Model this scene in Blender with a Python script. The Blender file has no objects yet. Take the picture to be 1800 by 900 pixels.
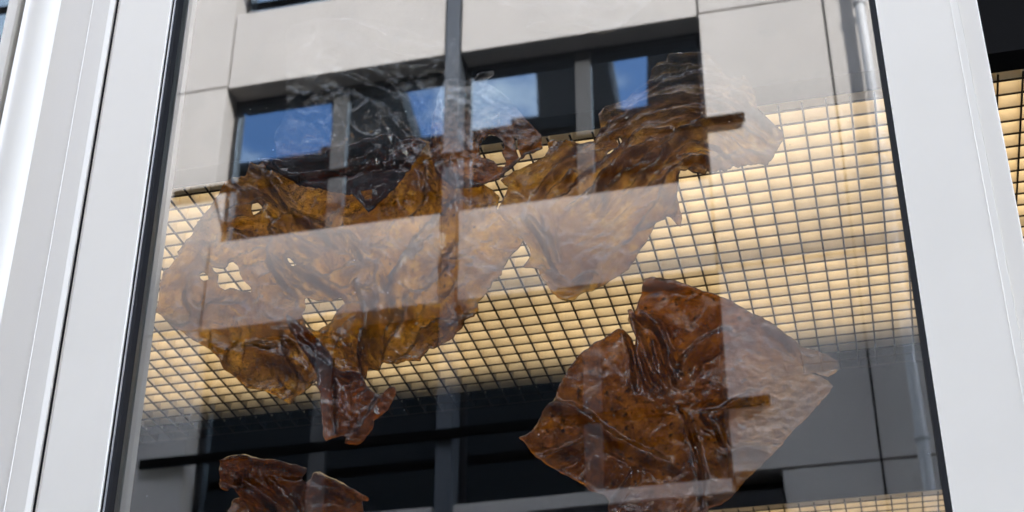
import bpy, math
import numpy as np
from mathutils import Vector, Matrix

# ------------------------------------------------------------------ camera
FPX, PITCH, YAW = 2784.4, math.radians(30.94), math.radians(13.74)
EYE = np.array([0.0, 0.0, 1.6])
_sy, _cy = math.sin(YAW), math.cos(YAW)
CF = np.array([-_sy * math.cos(PITCH), _cy * math.cos(PITCH), math.sin(PITCH)])
CR = np.array([_cy, _sy, 0.0])
CU = np.cross(CR, CF)
D = 2.30            # plane of the shop glass
STREET = 12.0       # from that glass to the facade across the street
YB = D - STREET     # front of the facade across the street

scn = bpy.context.scene
cam_d = bpy.data.cameras.new('camera')
cam = bpy.data.objects.new('camera', cam_d)
scn.collection.objects.link(cam)
scn.camera = cam
cam_d.sensor_width = 36.0
cam_d.lens = FPX / 1800 * 36.0
cam_d.clip_start, cam_d.clip_end = 0.05, 3000
m = Matrix(((CR[0], CU[0], -CF[0], EYE[0]), (CR[1], CU[1], -CF[1], EYE[1]), (CR[2], CU[2], -CF[2], EYE[2]), (0, 0, 0, 1)))
cam.matrix_world = m
cam_d.dof.use_dof = True
cam_d.dof.focus_distance = 2.78
cam_d.dof.aperture_fstop = 8.0

# ------------------------------------------------------------------ sky, sun, exposure
SUN_EL, SUN_AZ = math.radians(33.0), math.radians(40.0)      # azimuth from +y towards +x
w = bpy.data.worlds.new('World'); scn.world = w; w.use_nodes = True
nt = w.node_tree; nt.nodes.clear()
out = nt.nodes.new('ShaderNodeOutputWorld'); bg = nt.nodes.new('ShaderNodeBackground')
sky = nt.nodes.new('ShaderNodeTexSky'); sky.sky_type = 'NISHITA'; sky.sun_disc = False
sky.sun_elevation = SUN_EL; sky.sun_rotation = SUN_AZ
sky.air_density = 1.0; sky.dust_density = 0.6; sky.ozone_density = 2.2
tc = nt.nodes.new('ShaderNodeTexCoord')
mp = nt.nodes.new('ShaderNodeMapping'); mp.inputs['Scale'].default_value = (1, 1, 2.2); mp.inputs['Location'].default_value = (1.78, -1.62, -2.69)
nz = nt.nodes.new('ShaderNodeTexNoise'); nz.inputs['Scale'].default_value = 6.5; nz.inputs['Detail'].default_value = 8; nz.inputs['Roughness'].default_value = 0.6
rp = nt.nodes.new('ShaderNodeValToRGB'); rp.color_ramp.elements[0].position = 0.45; rp.color_ramp.elements[1].position = 0.60
rp.color_ramp.elements[1].color = (0.85, 0.85, 0.85, 1)
mx = nt.nodes.new('ShaderNodeMix'); mx.data_type = 'RGBA'; mx.inputs['B'].default_value = (8.2, 8.0, 7.8, 1)
L = nt.links.new
L(tc.outputs['Generated'], mp.inputs['Vector']); L(mp.outputs['Vector'], nz.inputs['Vector']); L(nz.outputs['Fac'], rp.inputs['Fac'])
L(rp.outputs['Color'], mx.inputs['Factor']); hs_ = nt.nodes.new('ShaderNodeHueSaturation'); hs_.inputs['Saturation'].default_value = 1.1; L(sky.outputs['Color'], hs_.inputs['Color']); L(hs_.outputs['Color'], mx.inputs['A']); L(mx.outputs['Result'], bg.inputs['Color'])
bg.inputs['Strength'].default_value = 0.15
L(bg.outputs['Background'], out.inputs['Surface'])

sun_d = bpy.data.lights.new('sun', 'SUN'); sun_d.energy = 2.0; sun_d.angle = math.radians(5.0); sun_d.color = (1.0, 0.975, 0.95)
sun = bpy.data.objects.new('sun', sun_d); scn.collection.objects.link(sun)
sdir = Vector((math.sin(SUN_AZ) * math.cos(SUN_EL), math.cos(SUN_AZ) * math.cos(SUN_EL), math.sin(SUN_EL)))
sun.rotation_euler = sdir.to_track_quat('Z', 'Y').to_euler()
sun.location = (20, 30, 40)

scn.view_settings.view_transform = 'Standard'; scn.view_settings.look = 'None'
scn.view_settings.gamma = 1.0; scn.view_settings.use_curve_mapping = False
scn.view_settings.exposure = 3.42
scn.render.engine = 'CYCLES'
cy = scn.cycles
cy.max_bounces = 8; cy.diffuse_bounces = 3; cy.glossy_bounces = 4; cy.transmission_bounces = 6; cy.transparent_max_bounces = 12
cy.caustics_reflective = False; cy.caustics_refractive = False
cy.use_denoising = True; cy.use_adaptive_sampling = True; cy.adaptive_threshold = 0.015
cy.sample_clamp_indirect = 4.0

# ------------------------------------------------------------------ helpers
COL = scn.collection

def at(px, py, Y):
    """the point of the vertical plane y = Y seen at a pixel of the 1800 x 900 photograph"""
    px = np.asarray(px, float); py = np.asarray(py, float)
    d = CF + CR * ((px - 900) / FPX)[..., None] + CU * ((450 - py) / FPX)[..., None]
    return EYE + d * (Y / d[..., 1])[..., None]

def atx(px, Y, py=450):
    return float(at(px, py, Y)[0])

def tag(o, label=None, cat=None, group=None, kind=None):
    if label: o['label'] = label
    if cat: o['category'] = cat
    if group: o['group'] = group
    if kind: o['kind'] = kind
    return o

def empty(name, loc=(0, 0, 0)):
    o = bpy.data.objects.new(name, None); o.location = loc; o.empty_display_size = 0.1
    COL.objects.link(o); return o

def link(name, me, mats, parent=None, loc=None):
    o = bpy.data.objects.new(name, me); COL.objects.link(o)
    if not isinstance(mats, (list, tuple)): mats = [mats]
    if not len(me.materials):
        for mm in mats: me.materials.append(mm)
    if loc is not None: o.location = loc
    if parent is not None:
        o.parent = parent
        o.location = Vector(o.location) - Vector(root_loc(parent))
    return o

def root_loc(o):
    v = Vector((0, 0, 0))
    while o is not None:
        v += Vector(o.location); o = o.parent
    return v

def mesh(name, vs, fs, mi=None, smooth=False):
    me = bpy.data.meshes.new(name); me.from_pydata([tuple(v) for v in vs], [], [tuple(f) for f in fs])
    if mi is not None: me.polygons.foreach_set('material_index', mi)
    if smooth: me.polygons.foreach_set('use_smooth', [True] * len(me.polygons))
    me.update(); return me

_BF = [(0, 3, 2, 1), (4, 5, 6, 7), (0, 1, 5, 4), (1, 2, 6, 5), (2, 3, 7, 6), (3, 0, 4, 7)]

def bevel(o, wd, seg=2):
    b = o.modifiers.new('bevel', 'BEVEL'); b.width = wd; b.segments = seg; b.limit_method = 'ANGLE'
    return o

def box(name, mat, x0, x1, y0, y1, z0, z1, parent=None, bev=0.0):
    c = ((x0 + x1) / 2, (y0 + y1) / 2, (z0 + z1) / 2)
    a, b, d = (x1 - x0) / 2, (y1 - y0) / 2, (z1 - z0) / 2
    vs = [(-a, -b, -d), (a, -b, -d), (a, b, -d), (-a, b, -d), (-a, -b, d), (a, -b, d), (a, b, d), (-a, b, d)]
    o = link(name, mesh(name, vs, _BF), mat, parent, c)
    if bev: bevel(o, bev)
    return o

def prism(name, mat, poly, z0, z1, parent=None, smooth=False, bev=0.0):
    """vertical extrusion of a closed (x, y) profile"""
    n = len(poly); cx = sum(p[0] for p in poly) / n; cyy = sum(p[1] for p in poly) / n
    vs = [(x - cx, y - cyy, 0) for x, y in poly] + [(x - cx, y - cyy, z1 - z0) for x, y in poly]
    fs = [(i, (i + 1) % n, n + (i + 1) % n, n + i) for i in range(n)] + [tuple(range(n))[::-1], tuple(range(n, 2 * n))]
    me = mesh(name, vs, fs)
    if smooth:
        me.polygons.foreach_set('use_smooth', [True] * len(me.polygons))
    o = link(name, me, mat, parent, (cx, cyy, z0))
    if smooth:
        try: me.set_sharp_from_angle(angle=math.radians(35))
        except Exception: pass
    if bev: bevel(o, bev)
    return o

# ---- materials
def new_mat(name):
    mm = bpy.data.materials.new(name); mm.use_nodes = True
    t = mm.node_tree; t.nodes.clear()
    o = t.nodes.new('ShaderNodeOutputMaterial')
    return mm, t, o

def N(t, typ, **kw):
    n = t.nodes.new(typ)
    for k, v in kw.items():
        if k in n.inputs.keys(): n.inputs[k].default_value = v
        else: setattr(n, k, v)
    return n

def plain(name, col, rough=0.5, var=0.12, scale=6.0, bump=0.0, bscale=60.0, metal=0.0, spec=0.5, stretch=(1, 1, 1), dirt=None, coat=0.0):
    mm, t, o = new_mat(name)
    p = N(t, 'ShaderNodeBsdfPrincipled', Roughness=rough, Metallic=metal)
    p.inputs['Specular IOR Level'].default_value = spec
    p.inputs['Coat Weight'].default_value = coat
    tcn = N(t, 'ShaderNodeTexCoord'); mpn = N(t, 'ShaderNodeMapping'); mpn.inputs['Scale'].default_value = stretch
    geo = N(t, 'ShaderNodeNewGeometry')
    t.links.new(geo.outputs['Position'], mpn.inputs['Vector'])
    n1 = N(t, 'ShaderNodeTexNoise', Scale=scale, Detail=7.0, Roughness=0.62)
    t.links.new(mpn.outputs['Vector'], n1.inputs['Vector'])
    r = N(t, 'ShaderNodeValToRGB')
    c = np.array(col)
    r.color_ramp.elements[0].position = 0.3; r.color_ramp.elements[1].position = 0.72
    r.color_ramp.elements[0].color = (*np.clip(c * (1 - var), 0, 1), 1); r.color_ramp.elements[1].color = (*np.clip(c * (1 + var), 0, 1), 1)
    t.links.new(n1.outputs['Fac'], r.inputs['Fac'])
    src = r.outputs['Color']
    if dirt:
        n2 = N(t, 'ShaderNodeTexNoise', Scale=dirt[0], Detail=5.0, Roughness=0.7)
        t.links.new(geo.outputs['Position'], n2.inputs['Vector'])
        r2 = N(t, 'ShaderNodeValToRGB'); r2.color_ramp.elements[0].position = dirt[1]; r2.color_ramp.elements[1].position = dirt[1] + 0.05
        t.links.new(n2.outputs['Fac'], r2.inputs['Fac'])
        mxx = N(t, 'ShaderNodeMix', data_type='RGBA'); mxx.inputs['B'].default_value = (*dirt[2], 1)
        ml = N(t, 'ShaderNodeMath', operation='MULTIPLY'); ml.inputs[1].default_value = dirt[3]
        t.links.new(r2.outputs['Color'], ml.inputs[0]); t.links.new(ml.outputs[0], mxx.inputs['Factor'])
        t.links.new(src, mxx.inputs['A']); src = mxx.outputs['Result']
    t.links.new(src, p.inputs['Base Color'])
    rr = N(t, 'ShaderNodeMapRange'); rr.inputs['To Min'].default_value = rough * 0.85; rr.inputs['To Max'].default_value = min(1, rough * 1.15)
    t.links.new(n1.outputs['Fac'], rr.inputs['Value']); t.links.new(rr.outputs['Result'], p.inputs['Roughness'])
    if bump:
        n3 = N(t, 'ShaderNodeTexNoise', Scale=bscale, Detail=4.0)
        t.links.new(geo.outputs['Position'], n3.inputs['Vector'])
        b = N(t, 'ShaderNodeBump', Strength=bump, Distance=0.004)
        t.links.new(n3.outputs['Fac'], b.inputs['Height']); t.links.new(b.outputs['Normal'], p.inputs['Normal'])
    t.links.new(p.outputs['BSDF'], o.inputs['Surface'])
    return mm

def schlick(t, f0, normal=None):
    """Fresnel reflectance of a coated pane, the same from both sides"""
    geo = N(t, 'ShaderNodeNewGeometry')
    dp = N(t, 'ShaderNodeVectorMath', operation='DOT_PRODUCT')
    t.links.new(geo.outputs['Incoming'], dp.inputs[0])
    t.links.new(normal if normal is not None else geo.outputs['Normal'], dp.inputs[1])
    ab = N(t, 'ShaderNodeMath', operation='ABSOLUTE'); t.links.new(dp.outputs['Value'], ab.inputs[0])
    om = N(t, 'ShaderNodeMath', operation='SUBTRACT'); om.inputs[0].default_value = 1.0; t.links.new(ab.outputs[0], om.inputs[1])
    pw = N(t, 'ShaderNodeMath', operation='POWER'); pw.inputs[1].default_value = 5.0; t.links.new(om.outputs[0], pw.inputs[0])
    mr = N(t, 'ShaderNodeMapRange'); mr.inputs['To Min'].default_value = f0; mr.inputs['To Max'].default_value = 1.0
    t.links.new(pw.outputs[0], mr.inputs['Value'])
    return mr.outputs['Result']

def glass_mat(name, f0, tint, wave=0.0):
    mm, t, o = new_mat(name)
    tr = N(t, 'ShaderNodeBsdfTransparent', Color=(*tint, 1)); gl = N(t, 'ShaderNodeBsdfGlossy', Roughness=0.0)
    gl.inputs['Color'].default_value = (0.97, 0.985, 1.0, 1)
    mix = N(t, 'ShaderNodeMixShader')
    t.links.new(schlick(t, f0), mix.inputs[0]); t.links.new(tr.outputs[0], mix.inputs[1]); t.links.new(gl.outputs[0], mix.inputs[2])
    if wave:
        geo = N(t, 'ShaderNodeNewGeometry'); nn = N(t, 'ShaderNodeTexNoise', Scale=1.1, Detail=1.0)
        t.links.new(geo.outputs['Position'], nn.inputs['Vector'])
        b = N(t, 'ShaderNodeBump', Strength=wave, Distance=0.002); t.links.new(nn.outputs['Fac'], b.inputs['Height']); t.links.new(b.outputs['Normal'], gl.inputs['Normal'])
    geo2 = N(t, 'ShaderNodeNewGeometry')
    vo = N(t, 'ShaderNodeTexVoronoi', Scale=17.0); t.links.new(geo2.outputs['Position'], vo.inputs['Vector'])
    lt = N(t, 'ShaderNodeMath', operation='LESS_THAN'); lt.inputs[1].default_value = 0.020; t.links.new(vo.outputs['Distance'], lt.inputs[0])
    du = N(t, 'ShaderNodeBsdfDiffuse', Color=(0.6, 0.6, 0.58, 1)); mix2 = N(t, 'ShaderNodeMixShader')      # a few dust grains
    k8 = N(t, 'ShaderNodeMath', operation='MULTIPLY'); k8.inputs[1].default_value = 0.5; t.links.new(lt.outputs[0], k8.inputs[0])
    t.links.new(k8.outputs[0], mix2.inputs[0]); t.links.new(mix.outputs[0], mix2.inputs[1]); t.links.new(du.outputs[0], mix2.inputs[2])
    t.links.new(mix2.outputs[0], o.inputs['Surface'])
    return mm

def mirror_mat(name, f0, dark):
    mm, t, o = new_mat(name)
    df = N(t, 'ShaderNodeBsdfDiffuse', Color=(*dark, 1)); gl = N(t, 'ShaderNodeBsdfGlossy', Roughness=0.02)
    gl.inputs['Color'].default_value = (0.60, 0.80, 1.0, 1)
    geo = N(t, 'ShaderNodeNewGeometry'); nn = N(t, 'ShaderNodeTexNoise', Scale=0.7, Detail=2.0)
    t.links.new(geo.outputs['Position'], nn.inputs['Vector'])
    b = N(t, 'ShaderNodeBump', Strength=0.25, Distance=0.004); t.links.new(nn.outputs['Fac'], b.inputs['Height']); t.links.new(b.outputs['Normal'], gl.inputs['Normal'])
    mix = N(t, 'ShaderNodeMixShader')
    t.links.new(schlick(t, f0), mix.inputs[0]); t.links.new(df.outputs[0], mix.inputs[1]); t.links.new(gl.outputs[0], mix.inputs[2])
    t.links.new(mix.outputs[0], o.inputs['Surface'])
    return mm

def emit_mat(name, col, s):
    mm, t, o = new_mat(name)
    e = N(t, 'ShaderNodeEmission', Strength=s)
    geo = N(t, 'ShaderNodeNewGeometry'); nn = N(t, 'ShaderNodeTexNoise', Scale=3.1, Detail=2.0)
    t.links.new(geo.outputs['Position'], nn.inputs['Vector'])
    r = N(t, 'ShaderNodeValToRGB'); c = np.array(col)
    r.color_ramp.elements[0].position = 0.3; r.color_ramp.elements[1].position = 0.7
    r.color_ramp.elements[0].color = (*(c * 0.62), 1); r.color_ramp.elements[1].color = (*c, 1)
    t.links.new(nn.outputs['Fac'], r.inputs['Fac']); t.links.new(r.outputs['Color'], e.inputs['Color'])
    t.links.new(e.outputs[0], o.inputs['Surface'])
    return mm

def resin_mat(name, tint, body, rough=0.13, transl=0.16, spots=0.55, grain=1.0, f0=0.05, gloss=0.045, mottle=1.0, skin=0.13):
    """amber cast sheet: rough see-through slab, scattering body, wet gloss; vertex attribute 'resin_load' thins it to clear
    film, 'fold' is where the cast is doubled up and so deeper in colour"""
    mm, t, o = new_mat(name)
    tcn = N(t, 'ShaderNodeTexCoord'); ob = tcn.outputs['Object']
    def noise(scale, det=6.0, ro=0.6, dist=0.0):
        n = N(t, 'ShaderNodeTexNoise', Scale=scale, Detail=det, Roughness=ro, Distortion=dist); t.links.new(ob, n.inputs['Vector']); return n.outputs['Fac']
    def ramp(src, a, b):
        r = N(t, 'ShaderNodeValToRGB'); r.color_ramp.elements[0].position = a; r.color_ramp.elements[1].position = b
        t.links.new(src, r.inputs['Fac']); return r.outputs['Color']
    def scaled(src, k):
        f = N(t, 'ShaderNodeMath', operation='MULTIPLY'); f.inputs[1].default_value = k; t.links.new(src, f.inputs[0]); return f.outputs[0]
    cloud = ramp(noise(11.0, 8.0, 0.7, 0.8), 0.36, 0.64)
    speck = ramp(noise(105.0 * grain, 3.0, 0.55), 0.61, 0.66)
    flake = ramp(noise(42.0 * grain, 5.0, 0.65, 1.4), 0.56, 0.63)
    fold = N(t, 'ShaderNodeAttribute', attribute_name='fold').outputs['Fac']
    def colour(base, dark):
        base = np.array(base)
        def over(a, fac, col):
            m_ = N(t, 'ShaderNodeMix', data_type='RGBA'); m_.inputs['B'].default_value = (*np.clip(col, 0, 1), 1)
            t.links.new(fac, m_.inputs['Factor'])
            if isinstance(a, np.ndarray): m_.inputs['A'].default_value = (*a, 1)
            else: t.links.new(a, m_.inputs['A'])
            return m_.outputs['Result']
        c = over(base * (1 - (1 - np.array([0.74, 0.66, 0.58])) * mottle), cloud, base * 1.15)
        c = over(c, scaled(flake, 0.6), base * np.array([1.4, 1.22, 0.95]))
        c = over(c, scaled(speck, spots), base * 0.25)
        return over(c, scaled(fold, dark), base * np.array([0.34, 0.26, 0.24]))
    ct, cb = colour(tint, 0.95), colour(body, 0.6)
    ad = N(t, 'ShaderNodeMath', operation='ADD')
    t.links.new(noise(55.0 * grain, 5.0, 0.6, 1.0), ad.inputs[0]); t.links.new(scaled(noise(190.0 * grain, 3.0), 0.5), ad.inputs[1])
    b = N(t, 'ShaderNodeBump', Strength=0.8, Distance=0.006); t.links.new(ad.outputs[0], b.inputs['Height'])
    nrm = b.outputs['Normal']
    rf = N(t, 'ShaderNodeBsdfRefraction', Roughness=rough, IOR=1.33); t.links.new(ct, rf.inputs['Color']); t.links.new(nrm, rf.inputs['Normal'])
    tl = N(t, 'ShaderNodeBsdfTranslucent'); t.links.new(ct, tl.inputs['Color']); t.links.new(nrm, tl.inputs['Normal'])
    df = N(t, 'ShaderNodeBsdfDiffuse'); t.links.new(cb, df.inputs['Color']); t.links.new(nrm, df.inputs['Normal'])
    a1 = N(t, 'ShaderNodeMixShader'); a1.inputs[0].default_value = 0.08; t.links.new(tl.outputs[0], a1.inputs[1]); t.links.new(df.outputs[0], a1.inputs[2])
    a2 = N(t, 'ShaderNodeMixShader'); a2.inputs[0].default_value = transl; t.links.new(rf.outputs[0], a2.inputs[1]); t.links.new(a1.outputs[0], a2.inputs[2])
    tr = N(t, 'ShaderNodeBsdfTransparent', Color=(0.985, 0.98, 0.97, 1))
    at_ = N(t, 'ShaderNodeAttribute', attribute_name='resin_load')
    a3 = N(t, 'ShaderNodeMixShader'); t.links.new(at_.outputs['Fac'], a3.inputs[0]); t.links.new(tr.outputs[0], a3.inputs[1]); t.links.new(a2.outputs[0], a3.inputs[2])
    bs = N(t, 'ShaderNodeBump', Strength=skin, Distance=0.006); t.links.new(noise(26.0 * grain, 3.0, 0.5, 0.6), bs.inputs['Height'])   # the wet skin is smoother than the body
    gl = N(t, 'ShaderNodeBsdfGlossy', Roughness=gloss); t.links.new(bs.outputs['Normal'], gl.inputs['Normal'])
    a4 = N(t, 'ShaderNodeMixShader'); t.links.new(schlick(t, f0, bs.outputs['Normal']), a4.inputs[0]); t.links.new(a3.outputs[0], a4.inputs[1]); t.links.new(gl.outputs[0], a4.inputs[2])
    t.links.new(a4.outputs[0], o.inputs['Surface'])
    return mm

M = dict(
    white=plain('white_powder_coat', (0.79, 0.76, 0.705), 0.32, 0.025, 3.0, bump=0.02, bscale=300, dirt=(46.0, 0.745, (0.35, 0.34, 0.32), 0.35)),
    offwhite=plain('white_outer_profile', (0.73, 0.70, 0.65), 0.36, 0.025, 5.0, bump=0.02, bscale=300, stretch=(1, 1, 0.15), dirt=(40.0, 0.74, (0.33, 0.32, 0.30), 0.4)),
    rubber=plain('black_rubber', (0.010, 0.010, 0.012), 0.7, 0.2, 20, spec=0.12),
    steel=plain('bright_edge', (0.55, 0.57, 0.6), 0.25, 0.05, 10, metal=0.6),
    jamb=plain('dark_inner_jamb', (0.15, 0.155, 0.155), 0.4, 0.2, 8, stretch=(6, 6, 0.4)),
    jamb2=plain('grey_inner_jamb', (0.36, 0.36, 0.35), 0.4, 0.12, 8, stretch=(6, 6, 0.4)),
    black=plain('matt_black', (0.010, 0.010, 0.011), 0.85, 0.2, 3, spec=0.1),
    darkroom=plain('dark_room_paint', (0.014, 0.014, 0.013), 0.8, 0.25, 2, spec=0.15),
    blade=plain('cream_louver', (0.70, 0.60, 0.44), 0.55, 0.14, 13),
    darkblade=plain('unlit_louver', (0.012, 0.012, 0.010), 0.7, 0.1, 8, spec=0.1),  # near black in place of cream: shade painted in past the light panel
    bladeedge=plain('louver_edge', (0.045, 0.034, 0.025), 0.7, 0.1, 8, spec=0.1),  # shade on the undersides of the cream blades, put in as dark brown
    concrete=plain('pale_concrete', (0.440, 0.407, 0.375), 0.8, 0.07, 1.3, bump=0.35, bscale=25, stretch=(1, 1, 0.6), dirt=(2.2, 0.60, (0.36, 0.345, 0.325), 0.35)),
    fin=plain('grey_blue_metal', (0.058, 0.066, 0.078), 0.55, 0.08, 2),
    winframe=plain('black_window_frame', (0.014, 0.014, 0.015), 0.4, 0.15, 4),
    railblack=plain('matt_black_rail', (0.004, 0.004, 0.004), 0.95, 0.1, 4, spec=0.0),
    winmull=plain('grey_window_bar', (0.046, 0.046, 0.045), 0.6, 0.1, 4),
    gap=plain('dark_cavity', (0.01, 0.01, 0.01), 0.9, 0.1, 4, spec=0.1),
    pipe=plain('zinc_pipe', (0.46, 0.46, 0.46), 0.55, 0.08, 4),
    ourwall=plain('dark_cladding', (0.022, 0.0195, 0.017), 0.85, 0.3, 1.2),
    asphalt=plain('asphalt', (0.05, 0.05, 0.052), 0.9, 0.2, 8, bump=0.5, bscale=80),
    paving=plain('paving', (0.24, 0.235, 0.225), 0.85, 0.15, 3, bump=0.4, bscale=60),
    floor=plain('dark_floor', (0.05, 0.045, 0.04), 0.5, 0.2, 3),
    glass=glass_mat('window_glass', 0.125, (0.97, 0.975, 0.97), 0.18),
    bglass=mirror_mat('office_glass', 0.24, (0.006, 0.006, 0.006)),
    bglass2=mirror_mat('office_glass_dull', 0.30, (0.006, 0.008, 0.010)),
    glow=emit_mat('warm_light_panel', (1.0, 0.83, 0.57), 0.40),
    resin=resin_mat('amber_resin', (0.87, 0.68, 0.26), (0.36, 0.18, 0.05), mottle=1.5),
    resin_dark=resin_mat('dark_red_resin', (0.64, 0.385, 0.115), (0.17, 0.075, 0.02), rough=0.16, transl=0.24, mottle=1.4),
    resin_rust=resin_mat('rust_resin', (0.82, 0.535, 0.15), (0.30, 0.13, 0.028), rough=0.14, transl=0.26, spots=0.85, mottle=1.6),
    resin_olive=resin_mat('honey_resin', (0.93, 0.71, 0.36), (0.36, 0.20, 0.065), rough=0.11, transl=0.22, mottle=1.3, spots=0.3, grain=0.8),
    resin_black=resin_mat('doubled_black_resin', (0.50, 0.26, 0.11), (0.08, 0.035, 0.018), rough=0.2, transl=0.3, f0=0.075, gloss=0.08),
    film=resin_mat('clear_film', (0.74, 0.53, 0.26), (0.34, 0.18, 0.06), f0=0.016, gloss=0.09, skin=0.06),
)

# ------------------------------------------------------------------ the ground of the street
def sheet_plane(name, mat, x0, x1, y0, y1, z):
    return tag(box(name, mat, x0, x1, y0, y1, z - 0.15, z), kind='structure')
sheet_plane('ground', M['paving'], -400, 400, -400, 400, -0.15)
sheet_plane('road', M['asphalt'], -60, 60, -7.2, -1.2, -0.10)
sheet_plane('pavement', M['paving'], -60, 60, -1.2, 2.25, 0.02)
sheet_plane('pavement_opposite', M['paving'], -60, 60, -9.68, -7.2, 0.02)

# ------------------------------------------------------------------ the shop's room behind the glass
XL, XR, CZ, PITCHC = -4.0, 3.0, 3.60, 0.0502
tag(box('floor', M['floor'], XL, XR, 2.45, 8.0, -0.1, 0.05), kind='structure')
tag(box('wall_back', M['darkroom'], XL, XR, 8.0, 8.2, 0.0, 4.88), kind='structure')
tag(box('wall_left', M['darkroom'], XL - 0.2, XL, 2.45, 8.2, 0.0, 4.88), kind='structure')
tag(box('wall_right', M['darkroom'], XR, XR + 0.2, 2.45, 8.2, 0.0, 4.88), kind='structure')
tag(box('bulkhead', M['black'], XL, XR, 2.70, 2.768, CZ + 0.002, 4.88), kind='structure')
ceil = box('ceiling', M['black'], XL, XR, 2.77, 8.0, CZ + 0.11, CZ + 0.2); tag(ceil, kind='structure')
box('soffit', M['black'], XL + 0.01, XR - 0.01, 4.062, 5.014, CZ + 0.001, CZ + 0.10, ceil)
BH = 0.036
box('light_panel', M['glow'], XL + 0.02, XR - 0.02, 2.78, 3.81, CZ + 0.072, CZ + 0.085, ceil)
box('light_panel', M['glow'], XL + 0.02, XR - 0.02, 5.03, 6.30, CZ + 0.072, CZ + 0.085, ceil)
X0C, Y0C = -0.0978, 2.7500          # a crossing of the louver grid
box('module_joint', M['darkblade'], XL + 0.02, XR - 0.02, Y0C + 12 * PITCHC + 0.010, Y0C + 12 * PITCHC + 0.026, CZ + 0.045, CZ + 0.060, ceil)
def blade_mesh(length, along, mat):
    h, tk = BH, 0.0021
    vs = []
    for s in (-1, 1):
        for u, z in ((-tk, 0.0), (tk, 0.0), (tk, 0.0028), (tk, h), (-tk, h), (-tk, 0.0028)):
            vs.append((s * length / 2, u, z) if along == 'x' else (u, s * length / 2, z))
    n = 6
    fs = [(i, (i + 1) % n, n + (i + 1) % n, n + i) for i in range(n)] + [tuple(range(n))[::-1], tuple(range(n, 2 * n))]
    mi = [1, 1, 0, 0, 0, 1, 0, 0]
    me = mesh('louver_blade', vs, fs, mi); me.materials.append(mat); me.materials.append(M['bladeedge']); return me
mex = blade_mesh(XR - XL - 0.02, 'x', M['blade']); mexd = blade_mesh(XR - XL - 0.02, 'x', M['darkblade'])
k = 1
while Y0C + k * PITCHC < 6.30:
    y = Y0C + k * PITCHC; k += 1
    if 4.06 < y < 5.0: continue
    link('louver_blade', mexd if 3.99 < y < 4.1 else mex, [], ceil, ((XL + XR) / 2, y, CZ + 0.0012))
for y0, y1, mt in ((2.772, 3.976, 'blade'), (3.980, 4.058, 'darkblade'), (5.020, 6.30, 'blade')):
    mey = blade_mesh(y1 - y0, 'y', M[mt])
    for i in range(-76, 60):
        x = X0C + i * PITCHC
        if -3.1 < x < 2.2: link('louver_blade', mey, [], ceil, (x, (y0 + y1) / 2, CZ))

# ------------------------------------------------------------------ the shop front
win = empty('display_window', (-0.58, D, 0.3))
tag(win, 'tall display window in white metal frame with crumpled amber sheets behind its glass', 'window')
Z0, Z1 = 0.32, 4.80
xa, xb = atx(240, D), atx(1604, D)
box('window_pane', M['glass'], xa - 0.012, xb + 0.012, D, D + 0.008, Z0, Z1, win)
YF = 2.268                                                     # face of the white stiles
def X(px, Y=YF): return atx(px, Y)
# left sash stile with its bright edge, gasket and stepped inner jamb
prism('sash_stile', M['white'], [(X(139), YF), (X(236), YF), (X(237.5), YF + 0.0015), (X(237.5), D - 0.001), (X(139), D - 0.001)], Z0, Z1, win, bev=0.0012)
g = prism('gasket', M['rubber'], [(X(238), YF + 0.006), (X(241.5), YF + 0.004), (X(246.5), YF + 0.012), (X(247), D - 0.0005), (X(238), D - 0.0005)], Z0, Z1, win)
prism('gasket_lip', M['steel'], [(X(242.2), YF + 0.003), (X(243.4), YF + 0.003), (X(243.4), YF + 0.008), (X(242.2), YF + 0.008)], Z0, Z1, g)
xj = atx(244, D)
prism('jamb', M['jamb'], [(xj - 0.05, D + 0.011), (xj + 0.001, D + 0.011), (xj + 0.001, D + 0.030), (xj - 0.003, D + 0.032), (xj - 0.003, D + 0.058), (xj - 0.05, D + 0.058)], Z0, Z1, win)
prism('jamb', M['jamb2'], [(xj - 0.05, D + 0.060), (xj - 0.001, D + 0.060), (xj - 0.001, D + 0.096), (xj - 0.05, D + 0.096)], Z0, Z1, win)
# right sash stile
prism('sash_stile', M['white'], [(X(1607), D - 0.001), (X(1607), YF + 0.0015), (X(1608.5), YF), (X(1752), YF), (X(1753), YF - 0.0012), (X(1766.5), YF - 0.0012), (X(1767), YF + 0.004), (X(1767), D - 0.001)], Z0, Z1, win, bev=0.0006)
prism('gasket', M['rubber'], [(X(1596), D - 0.0005), (X(1596.5), YF + 0.016), (X(1602), YF + 0.010), (X(1606.5), YF + 0.004), (X(1606.5), D - 0.0005)], Z0, Z1, win)
xk = atx(1600, D)
prism('jamb', M['jamb'], [(xk, D + 0.011), (xk + 0.05, D + 0.011), (xk + 0.05, D + 0.096), (xk + 0.004, D + 0.096)], Z0, Z1, win)
prism('frame_post', M['white'], [(X(1767.4), YF + 0.006), (X(1804), YF + 0.006), (X(1806), YF + 0.009), (X(1806), D + 0.08), (X(1767.4), D + 0.08)], Z0, Z1, win, bev=0.0012)
box('rail', M['white'], xa - 0.16, xb + 0.15, YF + 0.001, D + 0.07, Z0 - 0.10, Z0 - 0.002, win, 0.002)
box('rail', M['white'], xa - 0.16, xb + 0.15, YF + 0.001, D + 0.07, Z1 + 0.002, Z1 + 0.10, win, 0.002)

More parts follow.
